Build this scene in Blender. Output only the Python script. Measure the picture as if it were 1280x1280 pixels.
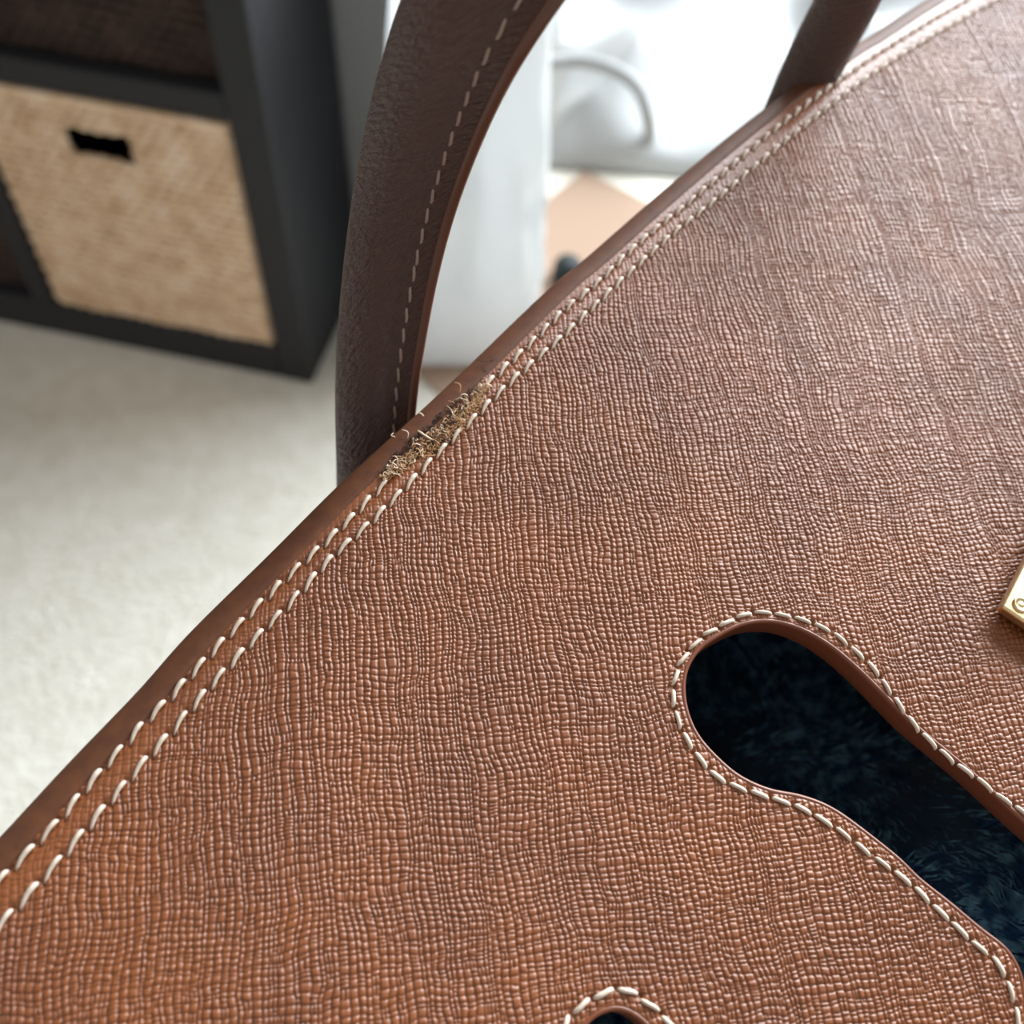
import bpy, math, random
import numpy as np
from mathutils import Matrix, Vector

# ------------------------------------------------------------------ camera
F = 1244.0                       # focal length in pixels of the 1280 px frame
CAM_H = 0.80                     # metres above the carpet
scene = bpy.context.scene
for o in list(bpy.data.objects):
    bpy.data.objects.remove(o)
_down = np.array([572 - 640, 1519 - 640, F]); _down /= np.linalg.norm(_down)
A_UP = -_down
A_FWD = np.array([0, 0, 1.0]) - A_UP * A_UP[2]; A_FWD /= np.linalg.norm(A_FWD)
A_RIGHT = np.cross(A_FWD, A_UP)
C2W = np.array([A_RIGHT, A_FWD, A_UP])          # camera axes (x right, y down, z ahead) -> world
CAMPOS = np.array([0, 0, CAM_H])
cam_data = bpy.data.cameras.new('camera')
cam = bpy.data.objects.new('camera', cam_data)
scene.collection.objects.link(cam)
scene.camera = cam
xr, yd, zf = C2W[:, 0], C2W[:, 1], C2W[:, 2]
m = Matrix.Identity(4)
for r in range(3):
    m[r][0] = xr[r]; m[r][1] = -yd[r]; m[r][2] = -zf[r]; m[r][3] = CAMPOS[r]
cam.matrix_world = m
cam_data.sensor_width = 36.0
cam_data.lens = 36.0 * F / 1280.0
cam_data.clip_start = 0.005
cam_data.clip_end = 50
cam_data.dof.use_dof = True
cam_data.dof.focus_distance = 0.125
cam_data.dof.aperture_fstop = 20.5

# ------------------------------------------------------------------ world, daylight, exposure
world = bpy.data.worlds.new('World'); scene.world = world
world.use_nodes = True
bg = world.node_tree.nodes['Background']
bg.inputs[0].default_value = (1.0, 0.95, 0.88, 1)
bg.inputs[1].default_value = 0.6
WIN_AZ = math.radians(34)                      # the window lies ahead and to the right
WIN_D, WIN_W, WZ0, WZ1 = 2.75, 2.8, 0.85, 3.15
def WB(p):                                     # window-wall frame: along the wall, depth behind it, height
    d = np.array([math.sin(WIN_AZ), math.cos(WIN_AZ), 0]); r = np.array([math.cos(WIN_AZ), -math.sin(WIN_AZ), 0])
    return d * (WIN_D + p[1]) + r * p[0] + np.array([0, 0, p[2]])
win = bpy.data.lights.new('window_daylight', 'AREA')
win.shape = 'RECTANGLE'; win.size = WIN_W - 0.1; win.size_y = WZ1 - WZ0 - 0.1
win.energy = 450; win.color = (0.88, 0.95, 1.0)
wl = bpy.data.objects.new('window_daylight', win); scene.collection.objects.link(wl)
wl.location = tuple(WB((0, -0.02, (WZ0 + WZ1) / 2)))
wl.rotation_euler = (math.radians(-90), 0, -WIN_AZ)     # shines into the room
scene.view_settings.view_transform = 'Standard'
scene.view_settings.look = 'None'
scene.view_settings.exposure = -0.12
scene.view_settings.gamma = 1.0
scene.view_settings.use_curve_mapping = False

# ------------------------------------------------------------------ helpers
COL = scene.collection
rng = np.random.default_rng(7)

def srgb(r, g, b):
    def c(v):
        v /= 255.0
        return v / 12.92 if v <= 0.04045 else ((v + 0.055) / 1.055) ** 2.4
    return (c(r), c(g), c(b), 1)

def mesh_obj(name, verts, faces, mat, parent=None, smooth=True, uv=None):
    me = bpy.data.meshes.new(name)
    verts = np.asarray(verts, dtype=np.float32).reshape(-1, 3)
    if isinstance(faces, np.ndarray):
        n = len(faces); k = faces.shape[1]
        me.vertices.add(len(verts)); me.vertices.foreach_set('co', verts.ravel())
        me.loops.add(n * k); me.loops.foreach_set('vertex_index', faces.astype(np.int32).ravel())
        me.polygons.add(n); me.polygons.foreach_set('loop_start', np.arange(0, n * k, k, dtype=np.int32))
        me.update(calc_edges=True)
        me.validate()
    else:
        me.from_pydata([tuple(v) for v in verts], [], [tuple(f) for f in faces]); me.update()
    if smooth:
        me.polygons.foreach_set('use_smooth', np.ones(len(me.polygons), dtype=bool))
    if uv is not None:
        lay = me.uv_layers.new(name='UVMap')
        idx = np.empty(len(me.loops), dtype=np.int32); me.loops.foreach_get('vertex_index', idx)
        lay.data.foreach_set('uv', np.asarray(uv, dtype=np.float32)[idx].ravel())
    if mat: me.materials.append(mat)
    ob = bpy.data.objects.new(name, me); COL.objects.link(ob)
    if parent is not None: ob.parent = parent
    return ob

def tag(o, label, cat, group=None, kind=None):
    if label: o['label'] = label
    if cat: o['category'] = cat
    if group: o['group'] = group
    if kind: o['kind'] = kind
    return o

def empty(name, loc=(0, 0, 0)):
    o = bpy.data.objects.new(name, None); COL.objects.link(o); o.location = loc
    o.empty_display_size = 0.02
    return o

def box(p0, p1, M=None):
    """axis box between two corners; M maps local -> world"""
    x0, y0, z0 = p0; x1, y1, z1 = p1
    v = [(x0, y0, z0), (x1, y0, z0), (x1, y1, z0), (x0, y1, z0), (x0, y0, z1), (x1, y0, z1), (x1, y1, z1), (x0, y1, z1)]
    f = [(0, 3, 2, 1), (4, 5, 6, 7), (0, 1, 5, 4), (1, 2, 6, 5), (2, 3, 7, 6), (3, 0, 4, 7)]
    if M is not None: v = [M(p) for p in v]
    return v, f

def join(parts):
    V, Fc = [], []
    for v, f in parts:
        o = len(V); V += list(v); Fc += [tuple(i + o for i in q) for q in f]
    return V, Fc

def bevel(ob, w, seg=2):
    b = ob.modifiers.new('bevel', 'BEVEL'); b.width = w; b.segments = seg; b.limit_method = 'ANGLE'
    return ob

def catmull(pts, per=10):
    P = np.asarray(pts, float)
    P = np.vstack([2 * P[0] - P[1], P, 2 * P[-1] - P[-2]])
    out = []
    t = np.linspace(0, 1, per, endpoint=False)[:, None]
    for i in range(1, len(P) - 2):
        a, b, c, d = P[i - 1], P[i], P[i + 1], P[i + 2]
        out.append(0.5 * (2 * b + (c - a) * t + (2 * a - 5 * b + 4 * c - d) * t ** 2 + (3 * b - a - 3 * c + d) * t ** 3))
    out.append(P[-2][None])
    return np.vstack(out)

def resample(P, step=None, n=None, closed=False):
    if closed: P = np.vstack([P, P[:1]])
    L = np.concatenate([[0], np.cumsum(np.linalg.norm(np.diff(P, axis=0), axis=1))])
    if n is None: n = max(2, int(round(L[-1] / step)) + 1)
    s = np.linspace(0, L[-1], n)
    Q = np.stack([np.interp(s, L, P[:, k]) for k in range(P.shape[1])], 1)
    return Q[:-1] if closed else Q

def smooth_poly(P, it=6, closed=False):
    P = P.copy()
    for _ in range(it):
        if closed: P = 0.5 * P + 0.25 * (np.roll(P, 1, 0) + np.roll(P, -1, 0))
        else: P[1:-1] = 0.5 * P[1:-1] + 0.25 * (P[:-2] + P[2:])
    return P

_T = rng.random((256, 256))
def vnoise(x, y, seed=0):
    x = np.asarray(x, float) + seed * 17.31; y = np.asarray(y, float) + seed * 5.77
    xi = np.floor(x).astype(int); yi = np.floor(y).astype(int)
    fx = x - xi; fy = y - yi
    fx = fx * fx * (3 - 2 * fx); fy = fy * fy * (3 - 2 * fy)
    a = _T[xi & 255, yi & 255]; b = _T[(xi + 1) & 255, yi & 255]
    c = _T[xi & 255, (yi + 1) & 255]; d = _T[(xi + 1) & 255, (yi + 1) & 255]
    return (a * (1 - fx) + b * fx) * (1 - fy) + (c * (1 - fx) + d * fx) * fy - 0.5

def grid_faces(nr, nc, close_c=False):
    r = np.arange(nr - 1)[:, None]; cN = nc if close_c else nc - 1
    c = np.arange(cN)[None, :]; c2 = (c + 1) % nc
    return np.stack([r * nc + c, r * nc + c2, (r + 1) * nc + c2, (r + 1) * nc + c], -1).reshape(-1, 4)

def tube(path, rad, sides=6, cap=True):
    """returns verts, faces (lists) of a tube along an (n,3) path"""
    path = np.asarray(path, float); n = len(path)
    rad = np.broadcast_to(np.asarray(rad, float), (n,))
    T = np.gradient(path, axis=0); T /= np.linalg.norm(T, axis=1)[:, None] + 1e-12
    ref = np.array([0, 0, 1.0]) if abs(T[0][2]) < 0.9 else np.array([1.0, 0, 0])
    V = []
    N = np.cross(T[0], ref); N /= np.linalg.norm(N)
    for i in range(n):
        N = N - T[i] * (N @ T[i]); N /= np.linalg.norm(N) + 1e-12
        Bn = np.cross(T[i], N)
        for k in range(sides):
            a = 2 * math.pi * k / sides
            V.append(path[i] + rad[i] * (math.cos(a) * N + math.sin(a) * Bn))
    Fc = [tuple(q) for q in grid_faces(n, sides, True)]
    if cap:
        Fc.append(tuple(range(sides))[::-1]); Fc.append(tuple((n - 1) * sides + k for k in range(sides)))
    return V, Fc

# pixel (1280 frame) helpers, used once to lay real curves on real planes
def pray(px, py):
    return C2W @ np.array([(px - 640) / F, (py - 640) / F, 1.0])
def at_depth(px, py, Z):
    return CAMPOS + pray(px, py) * Z
def on_floor(px, py, z=0.0):
    d = pray(px, py); return CAMPOS + d * ((z - CAM_H) / d[2])

# ------------------------------------------------------------------ the plane the bag's flap lies in (millimetres)
Z0, KX, KY = 0.130, 0.183, -0.51
ORG = at_depth(640, 640, Z0)
n_c = np.array([KX, KY, -1.0]); n_c /= np.linalg.norm(n_c)
u_c = np.array([1, 0, KX]); u_c /= np.linalg.norm(u_c)
v_c = np.cross(n_c, u_c)
UW, VW, NW = C2W @ u_c, C2W @ v_c, C2W @ n_c
def px2uv(pts):
    P = np.asarray(pts, float)
    xn = (P[:, 0] - 640) / F; yn = (P[:, 1] - 640) / F
    Z = Z0 / (1 - KX * xn - KY * yn)
    Q = np.stack([xn * Z, yn * Z, Z - Z0], 1)
    return np.stack([Q @ u_c, Q @ v_c], 1) * 1000.0
def w2l(P):                                # world -> bag-local metres
    D = np.asarray(P) - ORG
    return np.stack([D @ UW, D @ VW, D @ NW], -1)

# ------------------------------------------------------------------ materials
def mat(name, color, rough=0.5, spec=0.5, sheen=0.0, coat=0.0, metal=0.0):
    m = bpy.data.materials.new(name); m.use_nodes = True
    b = m.node_tree.nodes['Principled BSDF']
    b.inputs['Base Color'].default_value = color
    b.inputs['Roughness'].default_value = rough
    b.inputs['Specular IOR Level'].default_value = spec
    b.inputs['Metallic'].default_value = metal
    b.inputs['Sheen Weight'].default_value = sheen
    b.inputs['Coat Weight'].default_value = coat
    return m, m.node_tree, b

def ramp_color(nt, fac, stops):
    r = nt.nodes.new('ShaderNodeValToRGB')
    e = r.color_ramp.elements
    e[0].position, e[0].color = stops[0]; e[1].position, e[1].color = stops[-1]
    for p, c in stops[1:-1]:
        x = e.new(p); x.color = c
    nt.links.new(fac, r.inputs[0]); return r.outputs[0]

def coords(nt, kind='Object', scale=(1, 1, 1), rot=(0, 0, 0)):
    tc = nt.nodes.new('ShaderNodeTexCoord'); mp = nt.nodes.new('ShaderNodeMapping')
    mp.inputs['Scale'].default_value = scale; mp.inputs['Rotation'].default_value = rot
    nt.links.new(tc.outputs[kind], mp.inputs[0]); return mp.outputs[0]

def noise(nt, vec, scale, detail=3, rough=0.5):
    n = nt.nodes.new('ShaderNodeTexNoise'); n.inputs['Scale'].default_value = scale
    n.inputs['Detail'].default_value = detail; n.inputs['Roughness'].default_value = rough
    nt.links.new(vec, n.inputs['Vector']); return n.outputs['Fac']

def bump(nt, b, h, strength=0.3, dist=0.001):
    n = nt.nodes.new('ShaderNodeBump'); n.inputs['Strength'].default_value = strength
    n.inputs['Distance'].default_value = dist
    nt.links.new(h, n.inputs['Height']); nt.links.new(n.outputs[0], b.inputs['Normal'])

# grained calf leather of the flap
M_LEATHER, nt, b = mat('grained_leather', srgb(118, 60, 18), 0.46, 0.72, sheen=0.04)
vec = coords(nt)
f1 = noise(nt, vec, 60, 3)
nt.links.new(ramp_color(nt, f1, [(0.3, srgb(112, 56, 15)), (0.7, srgb(130, 68, 19))]), b.inputs['Base Color'])
f2 = noise(nt, vec, 4500, 2)
bump(nt, b, f2, 0.25, 0.00003)
# smooth glazed leather edge
M_EDGE, nt, b = mat('glazed_edge', srgb(92, 56, 38), 0.6, 0.22)
vec = coords(nt)
f1 = noise(nt, vec, 350, 4, 0.6)
nt.links.new(ramp_color(nt, f1, [(0.3, srgb(82, 50, 36)), (0.7, srgb(102, 62, 40))]), b.inputs['Base Color'])
bump(nt, b, noise(nt, vec, 1500, 3), 0.12, 0.0001)
M_CUT, nt, b = mat('cutout_edge_leather', srgb(112, 62, 40), 0.36, 0.5)
bump(nt, b, noise(nt, coords(nt), 1200, 3), 0.1, 0.0001)
# handle leather: fine creases running aslant round the roll
M_HANDLE, nt, b = mat('handle_leather', srgb(86, 56, 48), 0.40, 0.5, sheen=0.12)
vec = coords(nt, 'UV', (1, 1, 1), (0, 0, math.radians(38)))
mp = nt.nodes.new('ShaderNodeMapping'); mp.inputs['Scale'].default_value = (0.42, 1.5, 1)
nt.links.new(vec, mp.inputs[0])
h1 = noise(nt, mp.outputs[0], 1.3, 3, 0.6)
bump(nt, b, h1, 1.0, 0.0026)
M_HEDGE, nt, b = mat('handle_edge', srgb(92, 58, 46), 0.4, 0.5)
bump(nt, b, noise(nt, coords(nt), 900, 3), 0.15, 0.0001)
M_THREAD, nt, b = mat('waxed_thread', srgb(206, 190, 174), 0.45, 0.4)
bump(nt, b, noise(nt, coords(nt, 'Object', (1, 4, 4)), 1500, 2), 0.4, 0.0001)
M_HTHREAD, nt, b = mat('shaded_thread', srgb(150, 132, 124), 0.55, 0.3)  # grey-brown handle thread, dimmed in its colour for the shade there
bump(nt, b, noise(nt, coords(nt), 1500, 2), 0.4, 0.0001)
M_GOLD, nt, b = mat('gilt_metal', srgb(222, 200, 158), 0.28, 0.5, metal=1.0)
M_TAN, nt, b = mat('raw_fibre', srgb(200, 158, 116), 0.8, 0.2)
M_DARKF, nt, b = mat('dark_fibre', srgb(62, 48, 44), 0.8, 0.2)
M_CREAMF, nt, b = mat('pale_fibre', srgb(220, 196, 170), 0.7, 0.2)
M_TORN, nt, b = mat('torn_core', srgb(96, 66, 46), 0.9, 0.2)
vec = coords(nt)
nt.links.new(ramp_color(nt, noise(nt, vec, 900, 4, 0.7), [(0.42, srgb(44, 32, 30)), (0.58, srgb(96, 64, 44)), (0.75, srgb(168, 128, 90))]), b.inputs['Base Color'])
M_LINING, nt, b = mat('back_leather', srgb(92, 54, 36), 0.55, 0.4)
# fleece
M_PILE, nt, b = mat('fleece_tips', srgb(96, 142, 164), 0.95, 0.1)
nt.links.new(ramp_color(nt, noise(nt, coords(nt), 400, 2), [(0.4, srgb(36, 66, 104)), (0.65, srgb(104, 150, 176))]), b.inputs['Base Color'])
M_FLEECE, nt, b = mat('navy_fleece', srgb(22, 38, 56), 0.95, 0.1, sheen=0.3)
vec = coords(nt)
nt.links.new(ramp_color(nt, noise(nt, vec, 70, 3), [(0.35, srgb(22, 42, 72)), (0.7, srgb(40, 70, 92))]), b.inputs['Base Color'])
# carpet
M_CARPET, nt, b = mat('cream_carpet', srgb(232, 228, 216), 0.95, 0.1)
vec = coords(nt)
nt.links.new(ramp_color(nt, noise(nt, vec, 38, 5, 0.65), [(0.3, srgb(222, 217, 204)), (0.7, srgb(240, 237, 227))]), b.inputs['Base Color'])
bump(nt, b, noise(nt, vec, 150, 4, 0.7), 0.7, 0.01)
M_WALL, nt, b = mat('grey_wall_paint', srgb(150, 148, 146), 0.8, 0.2)
bump(nt, b, noise(nt, coords(nt), 120, 3), 0.1, 0.002)
M_WHITE, nt, b = mat('white_paint', srgb(230, 230, 228), 0.5, 0.4)
bump(nt, b, noise(nt, coords(nt), 90, 3), 0.05, 0.002)
M_SHELF, nt, b = mat('black_brown_laminate', srgb(38, 38, 41), 0.55, 0.3)
vec = coords(nt, 'Object', (1, 1, 12))
bump(nt, b, noise(nt, vec, 60, 3), 0.15, 0.001)
M_WICKER, nt, b = mat('tan_wicker', srgb(190, 158, 122), 0.75, 0.3)
vec = coords(nt)
nt.links.new(ramp_color(nt, noise(nt, vec, 45, 3, 0.6), [(0.3, srgb(200, 166, 132)), (0.55, srgb(226, 198, 168)), (0.75, srgb(234, 214, 194))]), b.inputs['Base Color'])
M_DWICKER, nt, b = mat('brown_wicker', srgb(58, 44, 38), 0.75, 0.3)
vec = coords(nt)
nt.links.new(ramp_color(nt, noise(nt, vec, 30, 3, 0.6), [(0.3, srgb(44, 36, 32)), (0.55, srgb(66, 50, 42)), (0.75, srgb(84, 62, 54))]), b.inputs['Base Color'])
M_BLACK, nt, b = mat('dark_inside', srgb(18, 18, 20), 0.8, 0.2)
M_PLASTIC, nt, b = mat('white_plastic_film', srgb(216, 220, 222), 0.35, 0.5)
bump(nt, b, noise(nt, coords(nt), 30, 4), 0.25, 0.004)
tr = nt.nodes.new('ShaderNodeBsdfTranslucent'); tr.inputs[0].default_value = srgb(248, 250, 252)
mx = nt.nodes.new('ShaderNodeMixShader'); mx.inputs[0].default_value = 0.4
nt.links.new(b.outputs[0], mx.inputs[1]); nt.links.new(tr.outputs[0], mx.inputs[2])
nt.links.new(mx.outputs[0], nt.nodes['Material Output'].inputs[0])
M_FILM, nt, b = mat('packing_film', srgb(176, 179, 180), 0.4, 0.4)
bump(nt, b, noise(nt, coords(nt), 30, 4), 0.25, 0.004)
M_LOOP, nt, b = mat('pale_grey_cord', srgb(160, 162, 162), 0.6, 0.3)
M_KRAFT, nt, b = mat('kraft_board', srgb(158, 134, 116), 0.8, 0.2)
bump(nt, b, noise(nt, coords(nt, 'Object', (1, 10, 1)), 60, 3), 0.2, 0.001)
M_ODDMENT, nt, b = mat('dark_matte', srgb(30, 38, 40), 0.6, 0.3)

# ================================================================== the room
fl_v, fl_f = box((-2.6, -1.6, -0.05), (4.2, 4.2, 0.0))
tag(mesh_obj('floor', fl_v, fl_f, M_CARPET, smooth=False), None, None, kind='structure')

# shelf frame of reference: front right foot, a = along the front to the left, bk = towards the wall
SC = on_floor(390, 480)
SA = np.array([-0.98778552, 0.15581969, 0.0]); SB = np.array([0.15581969, 0.98778552, 0.0])
def S(p): return SC + SA * p[0] + SB * p[1] + np.array([0, 0, p[2]])
SHELF_D = 0.17
v, f = box((-0.12, SHELF_D + 0.012, 0), (1.9, SHELF_D + 0.11, 2.6), S)
f = [q[::-1] for q in f]
tag(mesh_obj('wall_left', v, f, M_WALL, smooth=False), None, None, kind='structure')
# back wall with the window the daylight comes through
H2 = WIN_W / 2; CEIL = 3.4
def wparts(L): return join([box(a, b2, WB) for a, b2 in L])
v, f = wparts([((-2.6, 0, 0), (-H2, 0.1, CEIL)), ((H2, 0, 0), (2.6, 0.1, CEIL)), ((-H2, 0, 0), (H2, 0.1, WZ0)), ((-H2, 0, WZ1), (H2, 0.1, CEIL))])
tag(mesh_obj('wall_back', v, f, M_WHITE, smooth=False), None, None, kind='structure')
fw = 0.05
v, f = wparts([((-H2, 0.02, WZ0), (-H2 + fw, 0.08, WZ1)), ((H2 - fw, 0.02, WZ0), (H2, 0.08, WZ1)), ((-H2 + fw, 0.02, WZ0), (H2 - fw, 0.08, WZ0 + fw)),
               ((-H2 + fw, 0.02, WZ1 - fw), (H2 - fw, 0.08, WZ1)), ((-0.02, 0.02, WZ0 + fw), (0.02, 0.08, WZ1 - fw))])
tag(mesh_obj('window_1', v, f, M_WHITE, smooth=False), None, None, kind='structure')

# ================================================================== cube shelf with baskets
shelf = empty('cube_shelf', tuple(SC))
tag(shelf, 'black-brown cube shelf standing on the cream carpet', 'shelf')
def SL(p): return S(p) - SC
def shelf_part(name, p0, p1, m=M_SHELF):
    v, f = box(p0, p1, SL); f = [q[::-1] for q in f]
    return bevel(mesh_obj(name, v, f, m, shelf, smooth=False), 0.002, 2)
TW = 0.034
CW, CH = 0.246, 0.262                  # cell
BZ = 0.045                             # bottom board
IN = 0.024                             # inner boards
xs = [TW, TW + CW + IN]
TOPZ = BZ + 2 * CH + IN
W = TW + 2 * CW + IN + TW
shelf_part('side_panel', (0, 0, 0), (TW, SHELF_D, TOPZ + TW))
shelf_part('side_panel', (W - TW, 0, 0), (W, SHELF_D, TOPZ + TW))
shelf_part('bottom_board', (TW, 0, 0), (W - TW, SHELF_D, BZ))
shelf_part('top_board', (TW, 0, TOPZ), (W - TW, SHELF_D, TOPZ + TW))
shelf_part('middle_board', (TW, 0, BZ + CH), (W - TW, SHELF_D, BZ + CH + IN))
shelf_part('divider', (TW + CW, 0, BZ), (TW + CW + IN, SHELF_D, BZ + CH))
shelf_part('divider', (TW + CW, 0, BZ + CH + IN), (TW + CW + IN, SHELF_D, TOPZ))
shelf_part('back_board', (TW, SHELF_D - 0.006, BZ), (W - TW, SHELF_D, TOPZ))

def basket(a0, z0, wm, label, grp, front):
    """woven basket standing in a cell: box of horizontal strands woven over upright stakes, with a hand hole"""
    bw, bh, bd = CW - 0.006, CH - 0.010, SHELF_D - 0.02 - front
    root = empty('storage_basket', tuple(S((a0 + 0.003, front, z0))))
    tag(root, label, 'basket', grp)
    R = lambda p: SA * p[0] + SB * p[1] + np.array([0, 0, p[2]])
    # inner liner box (open at the top)
    t = 0.004
    pr = [box((t, t, 0.001), (bw - t, bd - t, 0.006), R), box((t, bd - 2 * t, 0.006), (bw - t, bd - t, bh - 0.004), R),
          box((t, t, 0.006), (2 * t, bd - 2 * t, bh - 0.004), R), box((bw - 2 * t, t, 0.006), (bw - t, bd - 2 * t, bh - 0.004), R)]
    hx0, hx1, hz0, hz1 = 0.096, 0.158, 0.197, 0.2255
    pr += [box((2 * t, t, 0.006), (bw - 2 * t, 2 * t, hz0), R), box((2 * t, t, hz1), (bw - 2 * t, 2 * t, bh - 0.004), R),
           box((2 * t, t, hz0), (hx0, 2 * t, hz1), R), box((hx1, t, hz0), (bw - 2 * t, 2 * t, hz1), R)]
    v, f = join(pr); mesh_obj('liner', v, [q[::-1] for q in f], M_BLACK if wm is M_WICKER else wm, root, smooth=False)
    rows = 28; pitch = bh / rows
    parts = []
    for k in range(rows):
        z = (k + 0.5) * pitch
        segs = [(0.002, bw - 0.002)]
        if hz0 < z < hz1: segs = [(0.002, hx0), (hx1, bw - 0.002)]
        for s0, s1 in segs:
            n = max(4, int((s1 - s0) / 0.0035))
            xx = np.linspace(s0, s1, n)
            off = 0.0014 * np.sin(xx / 0.007 * math.pi + (k % 2) * math.pi)
            P = [R((x, 0.002 - o, z + 0.001 * math.sin(x * 90 + k))) for x, o in zip(xx, off)]
            parts.append(tube(P, pitch * 0.52, 5))
        for side in (0.002, bw - 0.002):
            P = [R((side, y, z)) for y in (0.002, bd - 0.002)]
            parts.append(tube(P, pitch * 0.5, 5))
    v, f = join(parts)
    o = mesh_obj('woven_strands', v, f, wm, root); o['kind'] = 'stuff'
    P = [R(p) for p in ((0.002, 0.002, bh), (bw - 0.002, 0.002, bh), (bw - 0.002, bd - 0.002, bh), (0.002, bd - 0.002, bh), (0.002, 0.002, bh))]
    v, f = tube(resample(np.array(P), n=40), 0.005, 6); mesh_obj('rim', v, f, wm, root)
    return root
basket(TW, BZ, M_WICKER, 'light tan woven basket with a dark hand hole in the cube shelf', 'baskets in the cube shelf', 0.004)
basket(TW, BZ + CH + IN, M_DWICKER, 'dark brown woven basket in the cell above the tan one', 'baskets in the cube shelf', 0.02)
basket(TW + CW + IN, BZ, M_DWICKER, 'dark brown woven basket in the cell left of the tan one', 'baskets in the cube shelf', 0.02)

# ================================================================== white carrier bag, kraft board, crumpled film behind
def carrier_bag():
    root = empty('carrier_bag', (-0.09, 0.84, 0))
    tag(root, 'tall white plastic carrier bag standing beside the dark shelf', 'bag')
    base = np.array([(-0.196, 0.742), (0.02, 0.765), (-0.01, 0.90), (-0.158, 0.90)])
    top = np.array([(-0.126, 0.765), (0.006, 0.775), (-0.02, 0.865), (-0.115, 0.87)])
    nz, per = 34, 14
    V = []
    for i in range(nz):
        t = i / (nz - 1); z = 0.42 * t + 0.001
        k = t ** 0.8
        C4 = base * (1 - k) + top * k
        ring = resample(C4, n=4 * per + 1, closed=True)
        ring = smooth_poly(ring, 6, True)
        cen = ring.mean(0)
        for q, p in enumerate(ring):
            d = (p - cen) / np.linalg.norm(p - cen)
            amp = 0.009 * math.sin(math.pi * min(1, t * 1.2))
            o = amp * (2 * vnoise(q * 0.35, z * 14, 3) + 1.2 * vnoise(q * 0.8, z * 25, 9))
            V.append((p[0] + d[0] * o + 0.09, p[1] + d[1] * o - 0.84, z))
    nc = len(ring)
    Fc = [tuple(x) for x in grid_faces(nz, nc, True)] + [tuple(range(nc))[::-1]]
    mesh_obj('body', V, Fc, M_PLASTIC, root)
    for y in (-0.075, 0.03):
        P = catmull([(-0.02, y, 0.40), (-0.01, y, 0.50), (0.03, y, 0.54), (0.07, y, 0.50), (0.08, y, 0.40)], 8)
        v, f = tube(P, 0.006, 6); mesh_obj('carry_loop', v, f, M_PLASTIC, root)
carrier_bag()

P = np.array([on_floor(470, 425), on_floor(640, 570), on_floor(960, 330), on_floor(730, 215)])
c = P.mean(0); t = 0.003
V = [tuple(p - c + np.array([0, 0, 0.0005])) for p in P] + [tuple(p - c + np.array([0, 0, t])) for p in P]
o = mesh_obj('cardboard_sheet', V, [(0, 1, 2, 3), (7, 6, 5, 4), (0, 4, 5, 1), (1, 5, 6, 2), (2, 6, 7, 3), (3, 7, 4, 0)], M_KRAFT, smooth=False)
o.location = tuple(c); tag(o, 'flat tan cardboard sheet lying on the carpet under the white bag', 'cardboard')
me = o.data; me.flip_normals()

def oddment():  # small dark object of unknown kind, given an invented shape
    p = on_floor(708, 350)
    V = []; ns = 20
    pf = [(0.0, 0.004), (0.017, 0.004), (0.018, 0.008), (0.016, 0.024), (0.013, 0.029), (0.006, 0.031), (0.0, 0.031)]
    for r_, z_ in pf:
        for k in range(ns):
            a = 2 * math.pi * k / ns; V.append((math.cos(a) * r_, math.sin(a) * r_, z_))
    o = mesh_obj('dark_oddment', V, grid_faces(len(pf), ns, True), M_ODDMENT)
    o.location = (p[0], p[1], 0); tag(o, 'small dark stopper on the cardboard beside the white bag', 'oddment')
oddment()
def plastic_heap():
    root = empty('plastic_wrap', (0.20, 1.32, 0))
    tag(root, 'crumpled white plastic wrap heaped on the floor behind the bag', 'plastic wrap')
    n = 70
    x = np.linspace(-0.2, 0.55, n); y = np.linspace(-0.20, 0.45, n)
    X, Y = np.meshgrid(x, y)
    a = X * 0.9 + Y * 0.5
    Z = 0.05 + 0.05 * (1 - np.abs(2 * vnoise(a * 5 + 2 * vnoise(X * 3, Y * 3, 5), (Y - X) * 6, 2)) * 2) + 0.03 * vnoise(X * 14, Y * 14, 4)
    ed = np.minimum.reduce([X - x[0], x[-1] - X, Y - y[0], y[-1] - Y])
    Z = np.clip(Z, 0.004, 1) * np.clip(ed / 0.12, 0, 1) ** 0.6 + 0.004
    ob = mesh_obj('film', np.stack([X, Y, Z], -1).reshape(-1, 3), grid_faces(n, n), M_FILM, root)
    s = ob.modifiers.new('thick', 'SOLIDIFY'); s.thickness = 0.002
    pts = [on_floor(670, 78, 0.10), on_floor(720, 76, 0.10), on_floor(765, 86, 0.105), on_floor(798, 110, 0.10), on_floor(811, 150, 0.07), on_floor(812, 178, 0.03)]
    P = catmull([p - np.array([0.20, 1.32, 0]) for p in pts], 8)
    v, f = tube(P, 0.009, 8); mesh_obj('cord_loop', v, f, M_LOOP, root)
plastic_heap()

# ================================================================== the handbag
bag = empty('handbag')
bm = Matrix.Identity(4)
for r in range(3):
    bm[r][0] = UW[r]; bm[r][1] = VW[r]; bm[r][2] = NW[r]; bm[r][3] = ORG[r]
bag.matrix_world = bm
tag(bag, 'brown grained leather handbag with pale stitching and a frayed top edge', 'handbag')

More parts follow.
